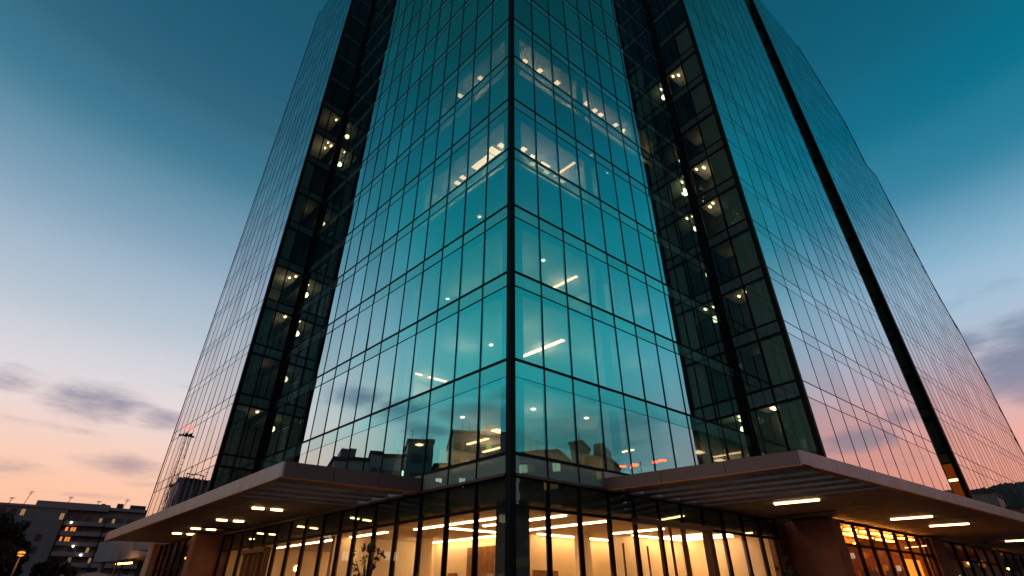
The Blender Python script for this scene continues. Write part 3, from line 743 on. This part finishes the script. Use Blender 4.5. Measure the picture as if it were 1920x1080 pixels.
# city seen only as reflections in the glass: left of the street
TL = 120   # facing towards the tower from the left
block('office_block', 'dark flat office block mirrored low in the left face beside the corner post', 'office building', (-73, 25.5), 100, 11, 14, 27.2, 'dark_wall', 9, 6, .3, 1, [(2, 3, 1.6)], win=(1.1, 1.3))
block('office_block', 'narrow dark tower mirrored in the left face beside the long low grey block', 'office building', (-72, 35.6), 104, 3.2, 8, 25.4, 'dark_wall', 8, 1, .5, 2, win=(1.6, 1.2))
block('office_block', 'long low grey block with plain roof mirrored in the middle of the left face', 'office building', (-71, 40.0), 108, 8.5, 12, 22.8, 'grey_wall', 7, 6, .22, 3, win=(1.0, 1.2))
block('apartment_building', 'grey flats with a roof house and one tall lit window mirrored near the left canopy', 'apartment building', (-69, 46.5), 114, 6.5, 10, 21.6, 'grey_wall', 7, 4, .3, 4, [(-1, 2.6, 1.9)])
block('apartment_building', 'low dark block mirrored just left of the flat office block near the corner', 'apartment building', (-75, 31), 103, 6, 10, 21.8, 'dark_wall', 7, 4, .35, 5)
# ribbed dark block mirrored in the left wing
rb, rfr = block('ribbed_block', 'dark ribbed warehouse block mirrored at the foot of the left wing', 'warehouse', (-80.6, 72.4), 128, 6.6, 8, 19.6, 'dark_wall', 2, 2, .0, 6)
for i in range(7):
    mb = MB(); mb.box(rfr, -3.2 + 1.0 * i, -2.9 + 1.0 * i, .1, .5, 0, 20.2); part(mb, 'rib', 'grey_wall', rb)
mb = MB(); mb.box(rfr, -2.5, 1.5, -3, -2.8, 21.3, 21.45); mb.box(rfr, -2.4, -2.2, -3, -2.8, 20.1, 21.3); mb.box(rfr, 1.2, 1.4, -3, -2.8, 20.1, 21.3); part(mb, 'roof_rail', 'frame', rb)
# lattice mast with red beacon mirrored in the left wing
ms = thing('lattice_mast', (-110.6, 96.5, 0), 'tall thin lattice mast with a red light mirrored in the left wing', 'radio mast')
mb = MB(); cx, cy = -110.6, 96.5
for i in range(24):
    z0, z1 = i * 1.5, (i + 1) * 1.5
    cs = [(cx - .38, cy - .38), (cx + .38, cy - .38), (cx + .38, cy + .38), (cx - .38, cy + .38)]
    for j in range(4):
        x0, y0 = cs[j]; x1, y1 = cs[(j + 1) % 4]
        mb.tube((x0, y0, z0), (x0, y0, z1), .05, n=5); mb.tube((x0, y0, z0), (x1, y1, z1), .03, n=4); mb.tube((x0, y0, z1), (x1, y1, z1), .03, n=4)
part(mb, 'lattice', 'frame', ms)
mb = MB(); mb.tube((cx - 1.1, cy - .7, 36.2), (cx + 1.1, cy + .7, 36.2), .25); mb.lathe((cx, cy, 36), [(.3, 0), (.6, .5), (.3, 1.0)], 10); part(mb, 'dish', 'frame', ms)
mb = MB(); mb.lathe((cx + .3, cy + .3, 38.2), [(.05, -.5), (.4, -.3), (.5, 0), (.4, .35), (.05, .5)], 12); part(mb, 'beacon', 'red', ms)
# right of the street, mirrored in the right face
block('office_block', 'dark office block mirrored low in the right face beside the corner post', 'office building', (71, 8.0), -97, 7, 12, 23.2, 'dark_wall', 8, 5, .3, 7, win=(1.6, 1.4))
block('office_block', 'slim dark tower mirrored in the right face between two mullions', 'office building', (73, 14.4), -97, 1.8, 6, 25, 'dark_wall', 6, 1, .1, 8, win=(1.0, 1.2))
block('apartment_building', 'reddish stepped block with roof house mirrored in the right face', 'apartment building', (74, 18.0), -100, 4, 8, 22.6, 'stone', 7, 4, .35, 9, [(0, 2.4, 2.4)])
fl_root, fl_fr = block('apartment_building', 'low grey flats with amber lights mirrored above the right canopy end', 'apartment building', (74, 27.0), -104, 10, 10, 19.4, 'grey_wall', 6, 7, .4, 10)
for x, y, z in ((70.7, 22.2, 20.9), (70.9, 24.0, 20.7), (71.0, 27.6, 21.0), (71.1, 28.9, 21.15)):
    mb = MB(); mb.box(W0, x - .1, x + .1, y - .55, y + .55, z - .13, z + .13); part(mb, 'floodlight', 'red_amber', fl_root)
# skyline mirrored in the right wings
for i, (x, y, w, h, lab) in enumerate(((132, 74, 12, 19.5, 'squat grey block'), (128, 88, 14, 21.5, 'wide dark block'), (124, 101, 10, 18.5, 'narrow brown block'), (138, 60, 14, 19, 'long pale block'))):
    block('city_block', lab + ' with many small lights mirrored at the foot of the right wings', 'city block', (x, y), -125, w, 12, h, ['grey_wall', 'dark_wall', 'stone', 'white_wall'][i], 6, 6, .45, 20 + i, [(0, 3, 1.5)], win=(1.1, 1.2))
# hills on both sides
def hill(cx, cy, rx, ry, h, seed):
    rnd = random.Random(seed); mb = MB(); n, m = 28, 8; rings = []
    for j in range(m + 1):
        t = j / m; ring = []
        for i in range(n):
            a = 2 * math.pi * i / n; rr = (1 - t) * (1 + .12 * math.sin(3 * a + seed) + .06 * math.sin(7 * a))
            ring.append(mb.bm.verts.new((cx + rx * rr * math.cos(a), cy + ry * rr * math.sin(a), h * (math.sin(t * math.pi / 2) ** 1.3) * (1 + .1 * rnd.random()) - .5)))
        rings.append(ring)
    for a, b in zip(rings, rings[1:]):
        for i in range(n): mb.bm.faces.new([a[i], a[(i + 1) % n], b[(i + 1) % n], b[i]])
    o = mb.build('hill', M['hill']); tag(o, kind='structure'); return o
M['hill'] = surf('dark_hillside', (.016, .014, .016), .95, 0, .4, .02)
hill(620, 420, 260, 320, 95, 1); hill(-700, 330, 240, 420, 70, 2); hill(-520, -60, 200, 200, 62, 3); hill(700, -60, 260, 260, 80, 4)

# ------------------------------------------------------------------ trees
M['leaf'] = surf('dark_leaves', (.018, .022, .010), .7, 0, .45, 1.2)
M['leaf_warm'] = surf('small_leaves', (.05, .035, .016), .6, 0, .45, 5)
def leaf_mesh(mb, rnd, centres, n, size):
    for _ in range(n):
        c, r = rnd.choice(centres)
        u = Vector((rnd.gauss(0, 1), rnd.gauss(0, 1), rnd.gauss(0, 1))).normalized() * r * (rnd.random() ** .45)
        p = Vector(c) + u
        q = Euler((rnd.uniform(0, 6.3), rnd.uniform(0, 6.3), rnd.uniform(0, 6.3))).to_matrix()
        s = size * rnd.uniform(.6, 1.3)
        v = [mb.bm.verts.new(p + q @ Vector(k)) for k in ((-s, 0, 0), (0, -s * .45, .1 * s), (s, 0, 0), (0, s * .45, .1 * s))]
        mb.bm.faces.new(v)
def tree(name, label, base, h, crown_r, crown_h, n, leaf, seed, trunk_r=.16, spread=1., mat='leaf', clumps=26, low=.35, sparse=False, group=None):
    rnd = random.Random(seed)
    root = thing(name, base, label, 'tree', group)
    B = Vector(base); mb = MB(); centres = []
    top = B + Vector((0, 0, h * .62)); fork = B + Vector((rnd.uniform(-.1, .1), rnd.uniform(-.1, .1), h * low))
    mb.tube(B - Vector((0, 0, .2)), fork, trunk_r, trunk_r * .75); mb.tube(fork, top, trunk_r * .7, trunk_r * .3)
    for k in range(clumps):
        t = rnd.random(); a = rnd.uniform(0, 2 * math.pi)
        zz = h * low + (h - h * low) * (.08 + .92 * t)
        env = crown_r * math.sin(math.pi * min(1, .18 + .82 * t)) ** .6
        rr = env * math.sqrt(rnd.random()) * spread
        c = B + Vector((rr * math.cos(a), rr * math.sin(a), zz - .12 * h * rnd.random()))
        j = fork.lerp(top, rnd.random() * .9)
        mid = j.lerp(c, .55) + Vector((0, 0, .04 * h))
        mb.tube(j, mid, trunk_r * .32, trunk_r * .18, 6); mb.tube(mid, c, trunk_r * .18, trunk_r * .05, 5)
        centres.append((c, crown_r * rnd.uniform(.14, .30) if not sparse else crown_r * rnd.uniform(.1, .22)))
    part(mb, 'trunk', 'bark', root)
    mb = MB(); leaf_mesh(mb, rnd, centres, n, leaf); part(mb, 'crown', mat, root)
    return root
tree('street_tree', 'large dark broadleaf tree rising behind the glowing orange street lamp', (-45.2, 50, .9), 6.9, 2.7, 6, 9000, .22, 3, .22, clumps=46, low=.22)
tree('street_tree', 'low round dark tree in front of the balconies, right of the orange street lamp', (-43.4, 55, .9), 4.1, 2.0, 4, 7000, .2, 4, .18, clumps=36, low=.12)
tree('street_tree', 'dark tree at the far left edge of the picture, beside the tallest tree', (-48.5, 52, .9), 7.2, 3.0, 6, 7000, .22, 8, .2, clumps=36, low=.2)
tree('young_tree', 'small thin leafed tree silhouetted against the lit lobby left of the corner', (-3.52, 14, 0), 2.95, .62, 1.1, 420, .05, 15, .055, mat='leaf_warm', clumps=30, low=.5, sparse=True)
tree('young_tree', 'small bushy tree in shade beside the stone pier right of the lobby', (11.2, 23.6, 0), 3.15, .62, 1.6, 900, .06, 9, .06, mat='leaf_warm', clumps=30, low=.42, sparse=True)

# ------------------------------------------------------------------ street furniture
lamp = thing('street_lamp', (-34.2, 40, .9), 'street lamp with a glowing orange head in front of the dark trees', 'street lamp')
mb = MB(); mb.tube((-34.2, 40, .7), (-34.2, 40, 4.2), .09, .055, 10); mb.tube((-34.2, 40, .7), (-34.2, 40, 1.3), .14, .12, 10); part(mb, 'pole', 'frame', lamp)
mb = MB(); mb.lathe((-34.2, 40, 4.2), [(.05, 0), (.2, .06), (.26, .16)], 14); mb.lathe((-34.2, 40, 4.50), [(.27, 0), (.2, .1), (.03, .16)], 14); part(mb, 'lamp_hood', 'frame', lamp)
mb = MB(); mb.lathe((-34.2, 40, 4.36), [(.04, -.18), (.19, -.12), (.22, 0), (.19, .1), (.04, .14)], 14); part(mb, 'bulb', 'sodium', lamp)
ll = bpy.data.lights.new('lamp_light', 'POINT'); ll.energy = 260; ll.color = (1, .38, .08); ll.shadow_soft_size = .3
lo = bpy.data.objects.new('lamp_light', ll); col.objects.link(lo); lo.location = (-34.0, 39.6, 4.1)
lamp2 = thing('street_lamp', (-35.5, 52, .9), 'slim street lamp with a small white head in front of the low pavilion', 'street lamp')
mb = MB(); mb.tube((-35.5, 52, .7), (-35.5, 52, 6.25), .10, .06, 10); mb.tube((-35.5, 52, 6.25), (-35.1, 51.7, 6.32), .05, .04, 8); part(mb, 'pole', surf('bronze_pole', (.35, .13, .03), .5), lamp2)  # orange light falling on the pole is put into its colour
mb = MB(); mb.box(W0, -35.5, -34.75, 51.45, 51.75, 6.26, 6.36); part(mb, 'lamp_head', glow('white_lamp', (1, .85, .75), 2.2), lamp2)

# parked van, only its roof shows over the bottom edge
vx, vy = -28.95, 40.6; ang = R_(36)
VF = Fr((vx, vy), (math.cos(ang), math.sin(ang)), (-math.sin(ang), math.cos(ang)))
van = thing('parked_van', (vx, vy, .9), 'pale van with rounded roof parked below the tip of the left canopy', 'van')
M['van_paint'] = surf('pale_van_paint', (.55, .52, .54), .25, .1, .04, 2)
mb = MB()
prof = [(-.92, 1.2), (-.95, 1.95), (-.86, 2.75), (-.74, 3.02), (-.45, 3.13), (0, 3.16), (.45, 3.13), (.74, 3.02), (.86, 2.75), (.95, 1.95), (.92, 1.2)]
mb.wallprism(VF, prof, -2.3, 2.3); part(mb, 'body', 'van_paint', van, bevel=.05)
mb = MB(); mb.wallprism(VF, [(-.78, 2.15), (-.7, 2.82), (.7, 2.82), (.78, 2.15)], -2.33, -2.302); part(mb, 'windscreen', 'win_dark', van)
for sx in (-1, 1):
    mb = MB(); mb.box(VF, sx * .93 if sx > 0 else -.965, .965 if sx > 0 else -.93, -1.9, -.7, 2.0, 2.7); part(mb, 'side_window', 'win_dark', van)
    mb = MB(); mb.box(VF, sx * .6 - .16, sx * .6 + .16, -2.36, -2.302, 1.5, 1.72); part(mb, 'headlight', 'kerb', van)
    for b in (-1.5, 1.4):
        p = VF.p(sx * .8, b, 1.22); e = Vector((VF.e1.x, VF.e1.y, 0)) * .12
        mb = MB(); mb.tube(p - e, p + e, .33, n=18); part(mb, 'wheel', 'frame', van)
mb = MB(); mb.box(VF, -.9, .9, -2.42, -2.302, 1.2, 1.42); part(mb, 'bumper', 'frame', van)

# ------------------------------------------------------------------ sky
w = bpy.data.worlds.new('World'); sc.world = w; w.use_nodes = True
nt = w.node_tree; nt.nodes.clear()
N = nt.nodes.new; L = nt.links.new
out = N('ShaderNodeOutputWorld'); bg = N('ShaderNodeBackground'); L(bg.outputs[0], out.inputs['Surface'])
tc = N('ShaderNodeTexCoord'); nrm = N('ShaderNodeVectorMath'); nrm.operation = 'NORMALIZE'; L(tc.outputs['Generated'], nrm.inputs[0])
sep = N('ShaderNodeSeparateXYZ'); L(nrm.outputs[0], sep.inputs[0])
def math_(op, a, b=None, clampv=False):
    n = N('ShaderNodeMath'); n.operation = op; n.use_clamp = clampv
    for i, v in enumerate((a, b)):
        if v is None: continue
        if isinstance(v, (int, float)): n.inputs[i].default_value = v
        else: L(v, n.inputs[i])
    return n.outputs[0]
el = math_('MULTIPLY', math_('ARCSINE', sep.outputs['Z']), 180 / math.pi)
az = math_('MULTIPLY', math_('ARCTAN2', sep.outputs['X'], sep.outputs['Y']), 180 / math.pi)
def ramp(stops):
    n = N('ShaderNodeValToRGB'); n.color_ramp.interpolation = 'CARDINAL'
    e = n.color_ramp.elements
    while len(e) < len(stops): e.new(.5)
    for i, (d, c) in enumerate(stops): e[i].position = max(0, d) / 90; e[i].color = hexc(c)
    L(math_('DIVIDE', el, 90, True), n.inputs['Fac']); return n.outputs['Color']
left = ramp([(0, '#f0a482'), (6, '#fcbf9e'), (9, '#fbcab0'), (12, '#f3d2c6'), (16, '#e2d8da'), (21, '#c0c9d4'), (28, '#94aec3'), (36, '#56879f'), (43, '#31667f'), (60, '#0f4f65'), (90, '#063c50')])
right = ramp([(0, '#e88a78'), (6, '#f2a08a'), (9, '#f2a896'), (12, '#e6aaa4'), (16, '#cab2bd'), (20, '#acbdd2'), (25, '#8fb6d0'), (31, '#468ba8'), (37, '#137490'), (44, '#07617b'), (60, '#064c60'), (90, '#043a48')])
back = N('ShaderNodeMapRange'); back.interpolation_type = 'SMOOTHSTEP'; back.inputs['From Min'].default_value = 100; back.inputs['From Max'].default_value = 145; back.inputs['To Min'].default_value = 1; back.inputs['To Max'].default_value = .42
L(math_('ABSOLUTE', az), back.inputs['Value'])
azt = N('ShaderNodeMapRange'); azt.interpolation_type = 'SMOOTHSTEP'; azt.inputs['From Min'].default_value = -20; azt.inputs['From Max'].default_value = 62
L(az, azt.inputs['Value'])
base = N('ShaderNodeMix'); base.data_type = 'RGBA'; L(azt.outputs['Result'], base.inputs['Factor']); L(left, base.inputs['A']); L(right, base.inputs['B'])
side = ramp([(0, '#b8948e'), (7, '#b09c9e'), (13, '#989ca6'), (19, '#78aab6'), (24, '#57aebb'), (30, '#2f99a6'), (38, '#128491'), (46, '#08697a'), (55, '#064f59'), (63, '#05434a'), (90, '#032f36')])
sdt = N('ShaderNodeMapRange'); sdt.interpolation_type = 'SMOOTHSTEP'; sdt.inputs['From Min'].default_value = 66; sdt.inputs['From Max'].default_value = 92
L(math_('ADD', math_('ABSOLUTE', az), math_('MULTIPLY', math_('MAXIMUM', math_('SUBTRACT', el, 19), 0), .45)), sdt.inputs['Value'])
sd2 = N('ShaderNodeMapRange'); sd2.interpolation_type = 'SMOOTHSTEP'; sd2.inputs['From Min'].default_value = 108; sd2.inputs['From Max'].default_value = 135; sd2.inputs['To Min'].default_value = 1; sd2.inputs['To Max'].default_value = 0
L(math_('ABSOLUTE', az), sd2.inputs['Value'])
base0 = base; base = N('ShaderNodeMix'); base.data_type = 'RGBA'; L(math_('MULTIPLY', sdt.outputs['Result'], sd2.outputs['Result']), base.inputs['Factor']); L(base0.outputs['Result'], base.inputs['A']); L(side, base.inputs['B'])
# clouds: soft banks of stratus at given headings and heights, broken up by noise
CL = [(-39.6, 14.6, 6, 2.0, 1.05), (-35.0, 14.1, 4, 1.4, 1.0), (-36.1, 10.0, 5, 1.3, 1.0), (-46, 15.2, 4, 1.8, .8), (-44, 8.9, 4, 1.2, .8), (-47, 22.5, 6, 1.6, .32),
      (-72.5, 18.6, 5, 1.8, 1.05), (-77, 17.7, 5, 1.6, 1.1), (-80, 15.6, 3.4, 1.5, 1.15), (-87, 17.2, 8, 2.6, 1.25), (-92, 19.5, 6, 2.6, 1.25), (-70, 24, 6, 1.2, .35),
      (-61, 12.5, 5, 1.2, .5), (47.5, 15.6, 6, 3.0, 1.4), (43.6, 18.6, 4, 1.8, 1.0), (50, 18, 6, 2.6, 1.2), (-31, 17.2, 5, .7, .75), (-42, 12.2, 6, .5, .7), (-33, 8.6, 5, .5, .7), (42, 13.6, 4, .8, .8), (-38, 7.4, 8, .4, .6), (47, 22.5, 6, 1.6, .6), (41, 16.4, 3, 1.2, .8),
      (69, 12.4, 4.2, 1.4, 1.25), (65, 13.8, 3.4, 1.1, .95), (66, 10.2, 4, 1.0, .7), (73, 16, 4, 1.4, .6), (94, 15, 11, 4, 1.1), (104, 14, 10, 4, 1.0), (-110, 16, 14, 4, .9), (150, 16, 20, 4, .8), (-160, 14, 20, 3, .8)]
acc = None
for a, e, wa, we, s in CL:
    da = math_('DIVIDE', math_('SUBTRACT', az, a), wa); de = math_('DIVIDE', math_('SUBTRACT', el, e), we)
    g = math_('MULTIPLY', math_('EXPONENT', math_('MULTIPLY', math_('ADD', math_('MULTIPLY', da, da), math_('MULTIPLY', de, de)), -1)), s)
    acc = g if acc is None else math_('MAXIMUM', acc, g)
cmb = N('ShaderNodeCombineXYZ'); L(math_('MULTIPLY', az, .11), cmb.inputs[0]); L(math_('MULTIPLY', el, .42), cmb.inputs[1])
nz = N('ShaderNodeTexNoise'); nz.inputs['Scale'].default_value = 2.1; nz.inputs['Detail'].default_value = 6; nz.inputs['Roughness'].default_value = .66; nz.inputs['Distortion'].default_value = .25
L(cmb.outputs[0], nz.inputs['Vector'])
cm = N('ShaderNodeMapRange'); cm.interpolation_type = 'SMOOTHSTEP'; cm.inputs['From Min'].default_value = .30; cm.inputs['From Max'].default_value = .95
L(math_('ADD', math_('MULTIPLY', acc, .78), math_('MULTIPLY', math_('SUBTRACT', nz.outputs['Fac'], .5), .86)), cm.inputs['Value'])
ccol = ramp([(0, '#b98f8c'), (10, '#b59a9f'), (14, '#938ca0'), (18, '#7687a0'), (24, '#7c9ab2'), (40, '#2c6c86'), (90, '#06384a')])
ccs = ramp([(0, '#a08c88'), (11, '#6f8088'), (16, '#486f7a'), (22, '#2f6e7a'), (30, '#1f7a84'), (90, '#032f36')])
ccm = N('ShaderNodeMix'); ccm.data_type = 'RGBA'; L(sdt.outputs['Result'], ccm.inputs['Factor']); L(ccol, ccm.inputs['A']); L(ccs, ccm.inputs['B'])
mixc = N('ShaderNodeMix'); mixc.data_type = 'RGBA'; L(math_('MULTIPLY', cm.outputs['Result'], .92), mixc.inputs['Factor']); L(base.outputs['Result'], mixc.inputs['A']); L(ccm.outputs['Result'], mixc.inputs['B'])
# physically based twilight sky adds its own faint glow
sky = N('ShaderNodeTexSky'); sky.sky_type = 'NISHITA'; sky.sun_disc = False; sky.sun_elevation = R_(2); sky.sun_rotation = R_(-125)
sc_ = N('ShaderNodeVectorMath'); sc_.operation = 'SCALE'; sc_.inputs['Scale'].default_value = .006; L(sky.outputs['Color'], sc_.inputs[0])
add = N('ShaderNodeVectorMath'); add.operation = 'ADD'; L(mixc.outputs['Result'], add.inputs[0]); L(sc_.outputs[0], add.inputs[1])
L(add.outputs[0], bg.inputs['Color']); L(back.outputs['Result'], bg.inputs['Strength'])

# weak sun lamp added for warm glow from behind left; the sun itself is down
sl = bpy.data.lights.new('sun', 'SUN'); so = bpy.data.objects.new('sun', sl); col.objects.link(so)
sl.energy = .22; sl.angle = R_(12); sl.color = (1, .62, .5)
a, e = R_(-125), R_(3); d = Vector((math.sin(a) * math.cos(e), math.cos(a) * math.cos(e), math.sin(e)))
so.rotation_euler = d.to_track_quat('Z', 'Y').to_euler()

# ------------------------------------------------------------------ render settings
sc.render.engine = 'CYCLES'
cy = sc.cycles
cy.use_denoising = True
try: cy.denoiser = 'OPENIMAGEDENOISE'
except Exception: pass
cy.max_bounces = 10; cy.diffuse_bounces = 3; cy.glossy_bounces = 5; cy.transparent_max_bounces = 24; cy.transmission_bounces = 4
cy.sample_clamp_indirect = 6; cy.caustics_reflective = False; cy.caustics_refractive = False
cy.use_light_tree = True
sc.view_settings.view_transform = 'Standard'; sc.view_settings.look = 'None'
sc.view_settings.exposure = 0; sc.view_settings.gamma = 1
